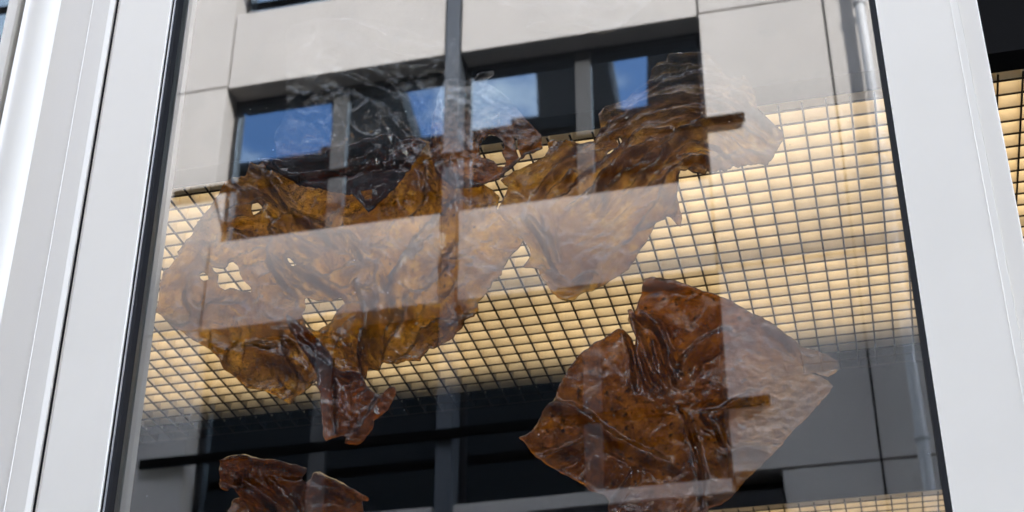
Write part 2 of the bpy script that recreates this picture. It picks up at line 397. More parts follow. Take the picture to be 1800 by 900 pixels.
# left: the rounded mullion between this window and the next
mul = empty('window_mullion', (X(40), YF, 0.2)); tag(mul, 'rounded white metal mullion at the left edge, seen beside the display window', 'mullion')
YO = YF - 0.004
prof = [(X(128.5), D + 0.03), (X(121), D + 0.03), (X(21), D + 0.03), (X(21), YO), (X(85.5), YO), (X(86), YO - 0.0012), (X(88), YO - 0.0012), (X(88.5), YO), (X(120.5), YO), (X(122), YO + 0.001), (X(127.5), YO + 0.006)]
prism('flat_face', M['offwhite'], [(X(127.5), D + 0.03)] + prof[2:], Z0 - 0.1, Z1 + 0.1, mul)
prism('shadow_gap', M['rubber'], [(X(127.6), YO + 0.012), (X(138.9), YO + 0.012), (X(138.9), D + 0.0005), (xj - 0.0505, D + 0.0005), (xj - 0.0505, D + 0.09), (X(100), D + 0.09), (X(100), D + 0.031), (X(127.6), D + 0.031)], Z0 - 0.1, Z1 + 0.1, mul)
prism('gap_lip', M['offwhite'], [(X(133), YO + 0.009), (X(138.6), YO + 0.0055), (X(138.6), YO + 0.0118), (X(133), YO + 0.0118)], Z0 - 0.1, Z1 + 0.1, mul)
bx0, bx1 = X(-54, 2.25), X(17, 2.25)
rr_ = (bx1 - bx0) / 2; bcx = (bx0 + bx1) / 2
arc = [(bcx + rr_ * math.cos(a), 2.276 - rr_ * 0.95 * math.sin(a)) for a in np.linspace(0, math.pi, 22)]
prism('bullnose', M['offwhite'], [(bx1, 2.33)] + arc + [(bx0, 2.33)], Z0 - 0.1, Z1 + 0.1, mul, smooth=True)
prism('cover_strip', M['offwhite'], [(X(17.3), 2.2735), (X(20.7), 2.2735), (X(20.7), 2.33), (X(17.3), 2.33)], Z0 - 0.1, Z1 + 0.1, mul)
prism('return_face', M['white'], [(X(-75), 2.262), (X(-57), 2.262), (X(-54.5), 2.268), (X(-54.5), 2.33), (X(-75), 2.33)], Z0 - 0.1, Z1 + 0.1, mul)

# next window to the left, only its glass edge shows
nb = empty('side_window', (-2.3, D, 0.3)); tag(nb, 'blue reflecting window glass beyond the rounded mullion, top left corner', 'window')
xs = X(-75)
box('window_pane', M['glass'], xs - 1.30, xs - 0.002, D, D + 0.008, Z0, Z1, nb)
box('frame_post', M['white'], xs - 1.42, xs - 1.302, YF, D + 0.05, Z0, Z1, nb, 0.002)

# right: the next bay stands open
ob_ = empty('open_window', (0.9, D, 0.3)); tag(ob_, 'open window bay at the right edge showing black and lit ceiling louvers', 'window')
xr0 = X(1806)
box('frame_post', M['white'], xr0 + 1.25, xr0 + 1.40, YF, D + 0.07, Z0, Z1, ob_, 0.002)
box('rail', M['white'], xr0 + 0.003, xr0 + 1.248, YF + 0.004, D + 0.07, Z0 - 0.1, Z0, ob_, 0.002)
box('rail', M['white'], xr0 + 0.003, xr0 + 1.248, YF + 0.004, D + 0.07, Z1, Z1 + 0.1, ob_, 0.002)

# the building this shop front belongs to, and roof structures that the panes opposite mirror
own = empty('shop_building', (0, 9, 0)); tag(own, 'tall dark building above the white shop windows', 'building')
box('wall', M['ourwall'], -26, 24, 2.40, 16.0, 4.91, 21.25, own)
box('wall', M['ourwall'], -26, xs - 1.43, 2.30, 2.449, 0.02, 4.905, own)
box('wall', M['ourwall'], xr0 + 1.41, 24, 2.30, 2.449, 0.02, 4.905, own)
box('parapet', M['ourwall'], -26, 24, 2.32, 2.6, 21.255, 21.5, own)
for poly, lab in (([(606, 20), (662, 20), (752, 290), (606, 310)], 'dark stepped roof stack mirrored in the left office window'),
                  ([(915, -20), (1052, -20), (1096, 240), (962, 250), (958, 145), (940, 100)], 'dark leaning roof stack mirrored in the right office window'),
                  ([(1146, -20), (1330, -20), (1330, 200), (1150, 220)], 'dark roof stack mirrored beside the concrete pier')):
    Yv = D + 2 * (STREET + 0.3) + 11.0
    p3 = [at(px, py, Yv) for px, py in poly]
    yr = D + 11.0
    x_ = [p[0] for p in p3]; z_ = [p[2] for p in p3]
    cx, cz = sum(x_) / len(x_), 21.6
    n = len(p3)
    vs = [(a - cx, -1.2, b - cz) for a, b in zip(x_, z_)] + [(a - cx, 1.2, b - cz) for a, b in zip(x_, z_)]
    fs = [tuple(range(n)), tuple(range(n, 2 * n))[::-1]] + [(i, n + i, n + (i + 1) % n, (i + 1) % n) for i in range(n)]
    o = link('roof_stack', mesh('roof_stack', vs, fs), M['ourwall'], own, (cx, yr, cz))
    zb = min(z_)
    if zb > 21.6: box('stack_base', M['ourwall'], min(x_), max(x_), yr - 1.25, yr + 1.25, 21.7, zb + 0.3, own)

# ------------------------------------------------------------------ the office building across the street
off = empty('office_building', (-4, YB, 0)); tag(off, 'pale concrete office building mirrored in the shop glass', 'building')
WX0, WX1, FX0, FX1 = -7.08, -1.30, -4.31, -4.12
BAY = 8.98
DP = 0.34
HEADS = [13.32, 9.95]; SILLS = [14.50, 11.11, 7.63]
GAPW = 0.012
def panel(x0, x1, z0, z1, y=YB):
    box('concrete_panel', M['concrete'], x0 + GAPW, x1 - GAPW, y - DP, y, z0 + GAPW, z1 - GAPW, off, 0.006)
box('backing_wall', M['gap'], -40, 24, YB - 3.0, YB - 0.60, 0, 24, off)
def window_unit(x0, x1, z0, z1):
    fw = 0.06; yg = YB - 0.30
    # frame, bars and panes stand 0.3 m back in the reveal
    wu = box('window', M['winframe'], x0 + 0.01, x1 - 0.01, yg - 0.06, yg + 0.02, z1 - fw, z1 - 0.005, off)
    box('frame', M['winframe'], x0 + 0.01, x1 - 0.01, yg - 0.06, yg + 0.02, z0 + 0.005, z0 + fw, wu)
    wl = x1 - x0
    for c in (x0 + 0.01, x1 - fw):
        box('frame', M['winframe'], c, c + fw - 0.01, yg - 0.06, yg + 0.02, z0 + fw, z1 - fw, wu)
    cm = x0 + wl * 0.5
    box('bar', M['winmull'], cm - 0.09, cm + 0.09, yg - 0.05, yg + 0.05, z0 + fw, z1 - fw, wu)
    for a, b in ((x0 + fw, cm - 0.09), (cm + 0.09, x1 - fw)):
        box('pane', M['bglass'], a, b, yg - 0.02, yg - 0.005, z0 + fw, z1 - fw, wu)
def bay(ox, detail=True):
    a, b, f0, f1 = WX0 + ox, WX1 + ox, FX0 + ox, FX1 + ox
    # spandrels (two panels each, split by the fin)
    for z0, z1 in ((20.1, 21.3), (16.72, 17.90), (13.32, 14.50), (9.95, 11.11), (7.46, 7.63)):
        panel(a, f0, z0, z1); panel(f1, b, z0, z1)
    for z0, z1 in ((17.90, 20.1), (14.50, 16.72), (11.11, 13.32), (7.63, 9.95)):
        window_unit(a, f0, z0, z1); window_unit(f1, b, z0, z1)
    box('fin', M['fin'], f0 + 0.012, f1 - 0.012, YB - 0.3, YB + 0.02, 0.1, 21.3, off, 0.004)
    for zl in (8.43, 11.85, 15.22):
        box('rail_box', M['railblack'], a - 0.5, b + 0.43, YB + 0.03, YB + 0.075, zl - 0.10, zl + 0.0, off)
    # shop front on the ground floor
    wu = box('shopfront_frame', M['winframe'], a - 0.5, b + 0.46, YB - 0.16, YB + 0.03, 7.24, 7.45, off)
    for c in (a - 0.5, (a + b) / 2 - 0.1, b + 0.26):
        box('frame', M['winframe'], c, c + 0.2, YB - 0.15, YB + 0.025, 0.3, 7.235, wu)
    box('pane', M['bglass2'], a - 0.3, b + 0.26, YB - 0.1, YB - 0.08, 0.3, 7.235, wu)
    box('plinth', M['concrete'], a - 0.5, b + 0.46, YB - 0.3, YB + 0.03, 0.03, 0.29, off)
for kx in (-2, -1, 0, 1):
    bay(kx * BAY)
    p0, p1 = WX1 + kx * BAY, WX0 + (kx + 1) * BAY
    pm = p0 + 1.41
    for z0, z1 in ((16.75, 21.3), (13.36, 16.75), (9.97, 13.36), (7.66, 9.97)):
        panel(p0, pm, z0, z1); panel(pm, p1, z0, z1)
    panel(p0 + 0.47, pm, 0.03, 7.66); panel(pm, p1 - 0.51, 0.03, 7.66)
# rain pipe with brackets, standing off the wall
px_ = 0.50
n = 16
ring = [(px_ + 0.055 * math.cos(2 * math.pi * i / n), YB + 0.17 + 0.055 * math.sin(2 * math.pi * i / n)) for i in range(n)]
pp = prism('rain_pipe', M['pipe'], ring, 0.1, 21.2, off, smooth=True)
for zc in (7.75, 9.2, 11.0, 13.0, 15.0):
    ring2 = [(px_ + 0.072 * math.cos(2 * math.pi * i / n), YB + 0.17 + 0.072 * math.sin(2 * math.pi * i / n)) for i in range(n)]
    prism('bracket', M['pipe'], ring2, zc, zc + 0.06, pp, smooth=True)

# ------------------------------------------------------------------ crumpled amber sheets behind the glass
_P = np.random.default_rng(11).permutation(512); _P = np.concatenate([_P, _P, _P])
def perlin(x, y, seed=0):
    x = np.asarray(x, float) + seed * 17.31; y = np.asarray(y, float) + seed * 9.17
    xi = np.floor(x).astype(int); yi = np.floor(y).astype(int); xf = x - xi; yf = y - yi
    u = xf * xf * xf * (xf * (xf * 6 - 15) + 10); v = yf * yf * yf * (yf * (yf * 6 - 15) + 10)
    def g(ix, iy, dx, dy):
        h = _P[(_P[ix & 511] + iy) & 511] * (2 * math.pi / 512)
        return np.cos(h) * dx + np.sin(h) * dy
    a = g(xi, yi, xf, yf); b = g(xi + 1, yi, xf - 1, yf); c = g(xi, yi + 1, xf, yf - 1); d = g(xi + 1, yi + 1, xf - 1, yf - 1)
    return (a + u * (b - a)) + v * ((c + u * (d - c)) - (a + u * (b - a)))
def fbm(x, y, oct=4, seed=0, gain=0.5):
    s, a = 0, 1.0
    for i in range(oct): s = s + a * perlin(x * 2 ** i, y * 2 ** i, seed + i); a *= gain
    return s
def ridged(x, y, oct=3, seed=0):
    s, a = 0, 1.0
    for i in range(oct): s = s + a * (1 - np.abs(perlin(x * 2 ** i, y * 2 ** i, seed + i)) * 2.2) ** 3; a *= 0.5
    return s
def seg_dist(px, py, pts):
    """distance to a polyline, signed side and arc parameter"""
    best = np.full(px.shape, 1e9); side = np.zeros(px.shape); arc = np.zeros(px.shape); bx = np.zeros(px.shape); by = np.zeros(px.shape); acc = 0.0
    for (x0, y0), (x1, y1) in zip(pts[:-1], pts[1:]):
        dx, dy = x1 - x0, y1 - y0; l2 = dx * dx + dy * dy + 1e-9
        t_ = np.clip(((px - x0) * dx + (py - y0) * dy) / l2, 0, 1)
        qx, qy = x0 + t_ * dx, y0 + t_ * dy
        d = np.hypot(px - qx, py - qy); mkk = d < best
        best = np.where(mkk, d, best); bx = np.where(mkk, qx, bx); by = np.where(mkk, qy, by)
        side = np.where(mkk, np.sign(dx * (py - y0) - dy * (px - x0)), side); l = math.sqrt(l2)
        arc = np.where(mkk, acc + t_ * l, arc); acc += l
    return best, side, arc, bx, by
def smooth_poly(pts, it=1):
    pts = [tuple(p) for p in pts]
    for _ in range(it):
        q = [pts[0]]
        for a, b in zip(pts[:-1], pts[1:]): q += [(a[0] * .75 + b[0] * .25, a[1] * .75 + b[1] * .25), (a[0] * .25 + b[0] * .75, a[1] * .25 + b[1] * .75)]
        pts = q + [pts[-1]]
    return pts
def folds(px, py, lst):
    """sum of creases: (points, height mm, width px[, wobble px])"""
    h = np.zeros(px.shape)
    wx = px + 5 * perlin(px / 23, py / 23, 5); wy = py + 5 * perlin(px / 23, py / 23, 8)
    for c in lst:
        d, s, a, _, _ = seg_dist(wx, wy, smooth_poly(c[0], 2)); tot = sum(math.dist(p, q) for p, q in zip(c[0][:-1], c[0][1:]))
        e = np.clip(np.minimum(a, tot - a) / 25 + 0.25, 0, 1)
        h = h + c[1] * e * (np.exp(-(d / c[2]) ** 1.4) - 0.45 * np.exp(-((d - 1.9 * c[2]) / (0.9 * c[2])) ** 2))
    return h
def doubled(lst, seed):
    """where creases double the cast up: just beside each crease, broken up along it"""
    def f(px, py):
        o = np.zeros(px.shape); wx = px + 5 * perlin(px / 23, py / 23, 5); wy = py + 5 * perlin(px / 23, py / 23, 8)
        for c in lst:
            pts = smooth_poly(c[0], 2); d, s_, a, _, _ = seg_dist(wx, wy, pts)
            sd = d * s_ - 0.9 * c[2]
            o = np.maximum(o, np.exp(-(sd / (0.75 * c[2])) ** 2) * np.clip(0.55 + 1.3 * perlin(a / 40, np.full(a.shape, seed * 2.1 + c[2]), seed), 0, 1))
        return o + 0.35 * np.clip(fbm(px / 45, py / 45, 3, seed + 9) * 2 - 0.2, 0, 1)
    return f
def jag(poly, amp, seed, closed=True):
    o = []; n = len(poly); acc = 0
    for i in range(n if closed else n - 1):
        a = np.array(poly[i], float); b = np.array(poly[(i + 1) % n], float); l = np.linalg.norm(b - a); k_ = max(1, int(l / 3.2))
        nrm_ = np.array([-(b - a)[1], (b - a)[0]]) / (l + 1e-9)
        for j in range(k_):
            t_ = j / k_; s_ = acc + l * t_
            off_ = amp * (1.5 * perlin(np.array(s_ / 14), np.array(seed * 3.3), seed) + 1.1 * perlin(np.array(s_ / 5), np.array(seed * 1.7), seed + 2))
            o.append(tuple(a + (b - a) * t_ + nrm_ * float(off_)))
        acc += l
    return o
def inside(px, py, poly):
    r = np.zeros(px.shape, bool); n = len(poly)
    for i in range(n):
        x0, y0 = poly[i]; x1, y1 = poly[(i + 1) % n]
        if y0 == y1: continue
        c = ((y0 > py) != (y1 > py)) & (px < (x1 - x0) * (py - y0) / (y1 - y0) + x0)
        r ^= c
    return r

def cast_sheet(name, outline, holes, hfun, dfun, Y, mat, parent, step=2.4, rough=1.0, thick=0.0022, seed=1, ffun=None):
    """a cast sheet: outline in photo pixels laid on the plane y = Y, relief hfun in mm towards the glass, real thickness"""
    ol = jag(outline, rough, seed); hs = [jag(h, rough * 0.35, seed + 7 + i) for i, h in enumerate(holes)]
    xs_ = [p[0] for p in ol]; ys_ = [p[1] for p in ol]
    gx = np.arange(min(xs_) - step, max(xs_) + 2 * step, step); gy = np.arange(min(ys_) - step, max(ys_) + 2 * step, step)
    nx, ny = len(gx), len(gy)
    cxx, cyy_ = np.meshgrid(gx[:-1] + step / 2, gy[:-1] + step / 2)
    use = inside(cxx, cyy_, ol)
    for h in hs: use &= ~inside(cxx, cyy_, h)
    cnt = np.zeros((ny, nx), int)
    cnt[:-1, :-1] += use; cnt[1:, :-1] += use; cnt[:-1, 1:] += use; cnt[1:, 1:] += use
    VX, VY = np.meshgrid(gx, gy)
    bd = (cnt > 0) & (cnt < 4)
    bx_, by_ = VX[bd], VY[bd]
    best = np.full(bx_.shape, 1e9); qx = bx_.copy(); qy = by_.copy()
    for pl in [ol] + hs:
        d, _, _, ax, ay = seg_dist(bx_, by_, pl + [pl[0]])
        k_ = d < best; best = np.where(k_, d, best); qx = np.where(k_, ax, qx); qy = np.where(k_, ay, qy)
    k_ = best < step * 1.6
    VX[bd] = np.where(k_, qx, bx_); VY[bd] = np.where(k_, qy, by_)
    on = cnt > 0
    idx = -np.ones((ny, nx), int); nv = int(on.sum()); idx[on] = np.arange(nv)
    px, py = VX[on], VY[on]
    P = at(px, py, Y)
    hh = hfun(px, py) * 0.0016
    lay = np.where(on, 9, 0); lay[bd] = 1                      # a raised bead along every torn edge
    for q in (2, 3):
        pr = (lay == q - 1); nb_ = np.zeros_like(pr)
        nb_[1:] |= pr[:-1]; nb_[:-1] |= pr[1:]; nb_[:, 1:] |= pr[:, :-1]; nb_[:, :-1] |= pr[:, 1:]
        lay[nb_ & (lay == 9)] = q
    bead = np.select([lay[on] == 1, lay[on] == 2, lay[on] == 3], [0.2, 1.0, 0.5], 0.0)
    hh = hh + bead * 0.0030 * np.clip(0.6 + fbm(px / 25, py / 25, 2, seed + 77), 0.1, 1.4)
    fo = np.clip(ffun(px, py), 0, 1) if ffun is not None else np.zeros(px.shape)
    dn = np.clip(dfun(px, py), 0, 1)
    front = P.copy(); front[:, 1] -= hh
    tk = thick * (0.8 + 0.5 * fbm(px / 40, py / 40, 2, seed + 4))
    back = front.copy(); back[:, 1] += np.clip(tk, thick * 0.4, None)
    iy, ix = np.nonzero(use)
    a, b, c, d = idx[iy, ix], idx[iy, ix + 1], idx[iy + 1, ix + 1], idx[iy + 1, ix]
    qf = np.stack([a, d, c, b], 1)                     # facing the street (-y)
    qb = np.stack([a, b, c, d], 1) + nv
    e = np.concatenate([qf[:, [0, 1]], qf[:, [1, 2]], qf[:, [2, 3]], qf[:, [3, 0]]])
    key = e[:, 0] * (nv + 1) + e[:, 1]; rkey = e[:, 1] * (nv + 1) + e[:, 0]
    be = e[~np.isin(key, rkey)]
    rim = np.stack([be[:, 1], be[:, 0], be[:, 0] + nv, be[:, 1] + nv], 1)
    V = np.concatenate([front, back]); Fc = np.concatenate([qf, qb, rim])
    ctr = V.mean(0); V = V - ctr
    me = bpy.data.meshes.new(name)
    me.vertices.add(len(V)); me.vertices.foreach_set('co', V.astype(np.float32).ravel())
    me.loops.add(Fc.size); me.loops.foreach_set('vertex_index', Fc.astype(np.int32).ravel())
    me.polygons.add(len(Fc)); me.polygons.foreach_set('loop_start', (np.arange(len(Fc)) * 4).astype(np.int32)); me.polygons.foreach_set('loop_total', np.full(len(Fc), 4, np.int32))
    sm = np.ones(len(Fc), bool); sm[len(qf) * 2:] = False
    me.polygons.foreach_set('use_smooth', sm)
    me.update(calc_edges=True); me.validate()
    at_ = me.attributes.new('resin_load', 'FLOAT', 'POINT'); at_.data.foreach_set('value', np.concatenate([dn, dn]).astype(np.float32))
    af_ = me.attributes.new('fold', 'FLOAT', 'POINT'); af_.data.foreach_set('value', np.concatenate([fo, fo]).astype(np.float32))
    return link(name, me, mat, parent, tuple(ctr))

def crumple(px, py, amp, sc, seed, sharp=1.0):
    wx = px + 14 * fbm(px / 60, py / 60, 2, seed + 30); wy = py + 14 * fbm(px / 60, py / 60, 2, seed + 40)
    return amp * (1.1 * fbm(wx / (2.2 * sc), wy / (2.2 * sc), 2, seed) + 0.55 * sharp * (ridged(wx / sc, wy / sc, 2, seed + 3) - 0.6) + 0.19 * fbm(wx / (0.3 * sc), wy / (0.3 * sc), 2, seed + 6, 0.5))
ONE = lambda x, y: np.full(x.shape, 1.0)
def sstep(v, a, b):
    t_ = np.clip((v - a) / (b - a), 0, 1); return t_ * t_ * (3 - 2 * t_)

# --- the large left sheet
L_out = [(392, 330), (402, 318), (415, 312), (432, 308), (440, 286), (452, 287), (458, 280), (468, 296), (500, 284), (560, 270), (610, 262), (650, 258), (700, 247), (735, 244), (765, 250), (790, 300),
         (830, 318), (862, 330), (878, 345), (872, 366), (885, 378), (902, 392), (917, 409), (921, 423), (905, 440), (890, 460), (880, 480), (868, 495), (852, 518), (840, 529), (843, 545), (835, 560), (815, 580), (790, 600), (765, 610), (745, 620), (738, 633),
         (715, 636), (700, 643), (690, 641), (672, 637), (660, 648), (648, 655), (641, 667), (620, 664), (600, 661), (588, 640), (572, 615), (566, 655), (560, 664), (548, 680), (535, 686), (520, 696), (508, 707), (495, 700), (480, 690), (455, 683), (430, 675), (415, 665), (400, 650),
         (390, 645), (385, 630), (365, 610), (345, 600), (330, 592), (320, 583), (305, 575), (290, 562), (273, 545), (278, 524), (282, 493), (287, 476), (300, 462), (313, 449), (311, 442), (325, 428), (338, 413), (341, 400), (352, 392), (356, 382), (370, 368), (380, 352), (386, 340)]
L_holes = [[(443, 371), (447, 363), (457, 362), (463, 366), (459, 372), (452, 378), (445, 378)],
           [(349, 480), (353, 474), (361, 478), (365, 492), (358, 494), (351, 488)],
           [(375, 477), (395, 472), (402, 464), (411, 463), (420, 470), (424, 483), (430, 496), (443, 508), (442, 515), (425, 511), (405, 505), (394, 508), (384, 503), (380, 492), (386, 484)],
           [(507, 458), (513, 460), (525, 472), (519, 471), (512, 467)],
           [(537, 525), (565, 524), (598, 520), (605, 533), (589, 551), (580, 564), (564, 576), (556, 584), (540, 577), (533, 556)]]
L_f = [([(448, 292), (478, 320), (500, 352)], 7, 5), ([(470, 300), (485, 330), (515, 372), (560, 410)], 6, 5), ([(415, 318), (424, 330)], 4, 3), ([(430, 337), (452, 340), (466, 345), (462, 355)], 7, 5),
       ([(418, 368), (440, 364), (470, 352), (478, 366), (462, 384), (438, 392), (415, 386)], 8, 5), ([(480, 388), (486, 405), (488, 418), (478, 442), (482, 465), (505, 498), (536, 522)], 9, 6),
       ([(488, 417), (520, 424), (555, 442)], 7, 5), ([(480, 388), (520, 380), (560, 395), (590, 430)], 6, 6), ([(436, 420), (460, 425), (480, 415)], 6, 4), ([(410, 460), (440, 455), (470, 430)], 6, 4),
       ([(494, 448), (502, 446), (512, 460), (540, 480), (585, 505), (600, 514)], 9, 6), ([(560, 490), (590, 482), (625, 470)], 7, 5), ([(600, 405), (625, 432), (648, 460)], 6, 5), ([(355, 452), (372, 470), (390, 478)], 7, 5),
       ([(632, 500), (648, 535), (647, 580), (640, 655)], 13, 6), ([(652, 490), (655, 540), (650, 600), (645, 650)], 10, 5), ([(665, 470), (668, 540), (655, 600), (646, 655)], 9, 5),
       ([(805, 360), (770, 395), (750, 440), (705, 480), (695, 520)], 10, 9), ([(760, 385), (720, 440), (690, 500), (672, 530)], 8, 6), ([(720, 520), (715, 560), (705, 590), (680, 620)], 10, 7), ([(695, 530), (700, 560), (670, 600)], 7, 5),
       ([(735, 590), (765, 572), (800, 565)], 8, 6), ([(770, 605), (800, 580), (838, 555)], 6, 6), ([(795, 475), (770, 500), (740, 520)], 5, 5), ([(330, 505), (335, 545), (350, 545)], 6, 6), ([(355, 540), (400, 535), (430, 550)], 4, 8),
       ([(390, 625), (430, 625), (470, 620), (520, 640)], 6, 12), ([(445, 660), (450, 640), (490, 650), (495, 668)], 3, 4), ([(500, 575), (510, 620), (530, 655)], 6, 6), ([(752, 290), (758, 330), (750, 360), (730, 385)], 7, 4), ([(750, 335), (790, 365)], 5, 4),
       ([(590, 600), (612, 620), (638, 640)], 6, 4), ([(600, 585), (606, 612), (636, 616)], 5, 4), ([(345, 395), (375, 400), (392, 380)], 8, 7)]
L_f = [(p, a_ * 1.35, w_ * 1.35) for p, a_, w_ in L_f]
def L_h(x, y): return crumple(x, y, 9, 60, 1) + folds(x, y, L_f) + 6 * perlin(x / 210, y / 210, 4)
def L_d(x, y):
    d = 0.98 - 0.75 * sstep(fbm(x / 26, y / 26, 3, 60), 0.38, 0.6) * sstep(300 - y, 0, 40)
    d = np.where((x < 330) & (y > 545 + 0.0 * x), d * 0.75, d)
    return d
big = empty('crumpled_resin_sheet', tuple(at(600, 640, D + 0.07)))
tag(big, 'large crumpled amber brown sheet with torn holes and a hanging dark tail', 'resin sheet', 'crumpled sheets behind the glass')
YS = D + 0.085
cast_sheet('sheet', L_out, L_holes, L_h, L_d, YS, M['resin'], big, seed=1, ffun=doubled(L_f, 9))
# dark folded layer across its top
K_out = [(462, 292), (480, 286), (505, 288), (530, 292), (560, 288), (590, 280), (620, 268), (660, 258), (700, 250), (712, 258), (742, 254), (755, 262), (740, 290), (722, 318), (700, 345), (672, 372), (655, 386), (640, 368), (625, 352), (600, 350), (575, 345), (545, 338), (515, 326), (490, 312)]
K_f = [([(475, 298), (520, 302), (570, 296), (620, 278), (700, 254)], 13, 8), ([(495, 312), (545, 325), (600, 318), (655, 288), (690, 268)], 12, 7), ([(540, 335), (590, 340), (640, 318), (670, 290)], 10, 6), ([(600, 350), (625, 335), (660, 318), (718, 320)], 9, 5), ([(625, 352), (645, 375), (655, 384)], 7, 4), ([(655, 384), (690, 352), (720, 320)], 7, 4), ([(680, 290), (682, 315)], 6, 3), ([(705, 300), (715, 280), (728, 270)], 7, 4)]
cast_sheet('folded_layer', K_out, [[(640, 347), (662, 344), (660, 360), (648, 362)]], lambda x, y: crumple(x, y, 5, 34, 21) + folds(x, y, K_f) + 16, lambda x, y: np.full(x.shape, 0.98), YS - 0.006, M['resin_black'], big, seed=4, ffun=doubled(K_f, 8))
# flap towards the middle, clear at its top
M_out = [(783, 150), (800, 147), (822, 150), (835, 142), (848, 134), (868, 131), (872, 136), (860, 144), (857, 152), (868, 158), (880, 166), (905, 187), (920, 206), (938, 228), (955, 245), (957, 268), (940, 283), (915, 298), (893, 312), (880, 322), (850, 334), (800, 338), (770, 310), (757, 262), (768, 210)]
M_holes = [[(845, 262), (850, 256), (866, 247), (880, 250), (888, 258), (890, 268), (885, 275), (888, 283), (893, 292), (890, 300), (880, 302), (872, 292), (862, 287), (850, 286), (846, 276)], [(909, 252), (913, 253), (914, 270), (920, 285), (917, 288), (911, 272)]]
M_f = [([(845, 255), (870, 245), (892, 262)], 6, 4), ([(893, 310), (920, 294), (950, 276)], 8, 4), ([(815, 250), (830, 270)], 5, 4), ([(820, 168), (850, 180), (860, 186)], 5, 4), ([(780, 160), (770, 215), (762, 260)], 6, 5), ([(800, 290), (790, 330)], 6, 5)]
cast_sheet('middle_flap', M_out, M_holes, lambda x, y: crumple(x, y, 5, 40, 31, 0.7) + folds(x, y, M_f) + 1.2 * fbm(x / 10, y / 10, 2, 70) + 9, lambda x, y: 0.10 + 0.86 * sstep(y + 14 * fbm(x / 30, y / 30, 2, 66), 188, 232), YS + 0.004, M['resin_rust'], big, seed=6, ffun=doubled(M_f, 3))
# hanging tail with its folded dark strip
T_out = [(507, 558), (520, 565), (545, 585), (570, 610), (585, 628), (596, 655), (605, 662), (622, 664), (641, 668), (648, 676), (652, 690), (665, 700), (680, 705), (688, 693), (703, 690), (699, 708), (690, 724), (683, 733), (668, 745), (660, 765), (645, 782), (637, 789), (612, 788), (616, 778), (607, 773), (592, 779), (580, 784), (576, 774), (574, 750), (570, 700), (563, 668), (550, 640), (530, 612), (515, 585)]
T_f = [([(560, 625), (575, 655), (568, 690)], 9, 8), ([(588, 650), (606, 690), (604, 760)], 7, 8), ([(510, 562), (525, 600), (560, 650)], 8, 7), ([(575, 640), (590, 662), (640, 668)], 6, 5), ([(680, 706), (660, 740), (640, 770)], 5, 7)]
cast_sheet('tail_strip', T_out, [], lambda x, y: crumple(x, y, 5, 50, 51) + folds(x, y, T_f) + 1.6 * fbm(x / 8, y / 8, 3, 73) * sstep(x, 600, 620) + 14, lambda x, y: np.full(x.shape, 0.99), YS - 0.012, M['resin_dark'], big, seed=8, ffun=doubled(T_f, 3))

# --- the wavy sheet to its right
F_out = [(875, 372), (885, 350), (893, 330), (880, 318), (893, 308), (915, 295), (940, 283), (958, 275), (965, 262), (962, 252), (972, 246), (985, 252), (1005, 254), (1025, 252), (1045, 247), (1050, 235), (1056, 222), (1053, 205), (1065, 193), (1085, 183), (1100, 175), (1125, 155), (1140, 142), (1145, 130), (1155, 115), (1170, 110), (1180, 98), (1195, 91), (1215, 92), (1235, 97), (1250, 105), (1262, 122), (1272, 135), (1285, 142), (1300, 143), (1308, 140), (1318, 148), (1327, 165), (1330, 185), (1345, 205), (1360, 222), (1375, 235), (1377, 248), (1370, 262), (1360, 280), (1350, 293), (1330, 290), (1300, 292), (1270, 298), (1250, 305), (1235, 307), (1215, 305), (1205, 300), (1197, 305), (1194, 325), (1192, 350), (1196, 366), (1199, 385), (1196, 399), (1188, 393), (1180, 385), (1172, 382), (1160, 395), (1150, 410), (1140, 420), (1130, 435), (1120, 455), (1105, 475), (1085, 490), (1060, 503), (1040, 510), (1020, 515), (1010, 525), (995, 528), (980, 522), (968, 512), (960, 498), (950, 485), (945, 472), (935, 470), (920, 472), (925, 462), (933, 450), (932, 440), (922, 425), (915, 412), (900, 398), (885, 385)]
F_holes = [[(1062, 272), (1078, 270), (1089, 262), (1095, 252), (1090, 245), (1084, 249), (1089, 256), (1084, 264), (1070, 268)]]
F_master = smooth_poly([(850, 420), (905, 370), (960, 330), (1010, 290), (1060, 250), (1110, 215), (1165, 185), (1230, 170), (1300, 190), (1390, 260)], 3)
F_f = [([(940, 345), (965, 315), (1000, 285), (1055, 262)], 7, 4), ([(985, 325), (1005, 300), (1012, 285)], 6, 4), ([(1040, 355), (1060, 310), (1100, 275), (1160, 245)], 9, 5), ([(1050, 370), (1085, 320), (1130, 290), (1165, 250), (1215, 225)], 8, 4), ([(1110, 335), (1140, 300), (1165, 270), (1200, 235), (1260, 210)], 8, 5), ([(1190, 300), (1170, 330), (1160, 370), (1120, 410)], 8, 5), ([(1180, 385), (1140, 410), (1105, 430)], 6, 5), ([(925, 380), (950, 410), (965, 440), (975, 465)], 9, 5), ([(955, 385), (965, 420), (975, 460)], 6, 4), ([(955, 470), (985, 490), (1000, 498)], 5, 4), ([(1005, 500), (1030, 480), (1050, 485), (1040, 500)], 6, 4), ([(1230, 212), (1270, 208), (1310, 206)], 7, 5), ([(1200, 285), (1230, 280), (1262, 284)], 6, 5), ([(1240, 290), (1300, 275), (1350, 280)], 4, 6), ([(1290, 160), (1310, 175), (1330, 200), (1370, 240)], 6, 5), ([(1062, 275), (1095, 258), (1098, 244)], 5, 3), ([(1197, 300), (1195, 345), (1192, 385)], 6, 4), ([(1175, 105), (1215, 100), (1245, 108)], 7, 4)]
F_f = [(p, a_ * 1.3, w_ * 1.3) for p, a_, w_ in F_f]
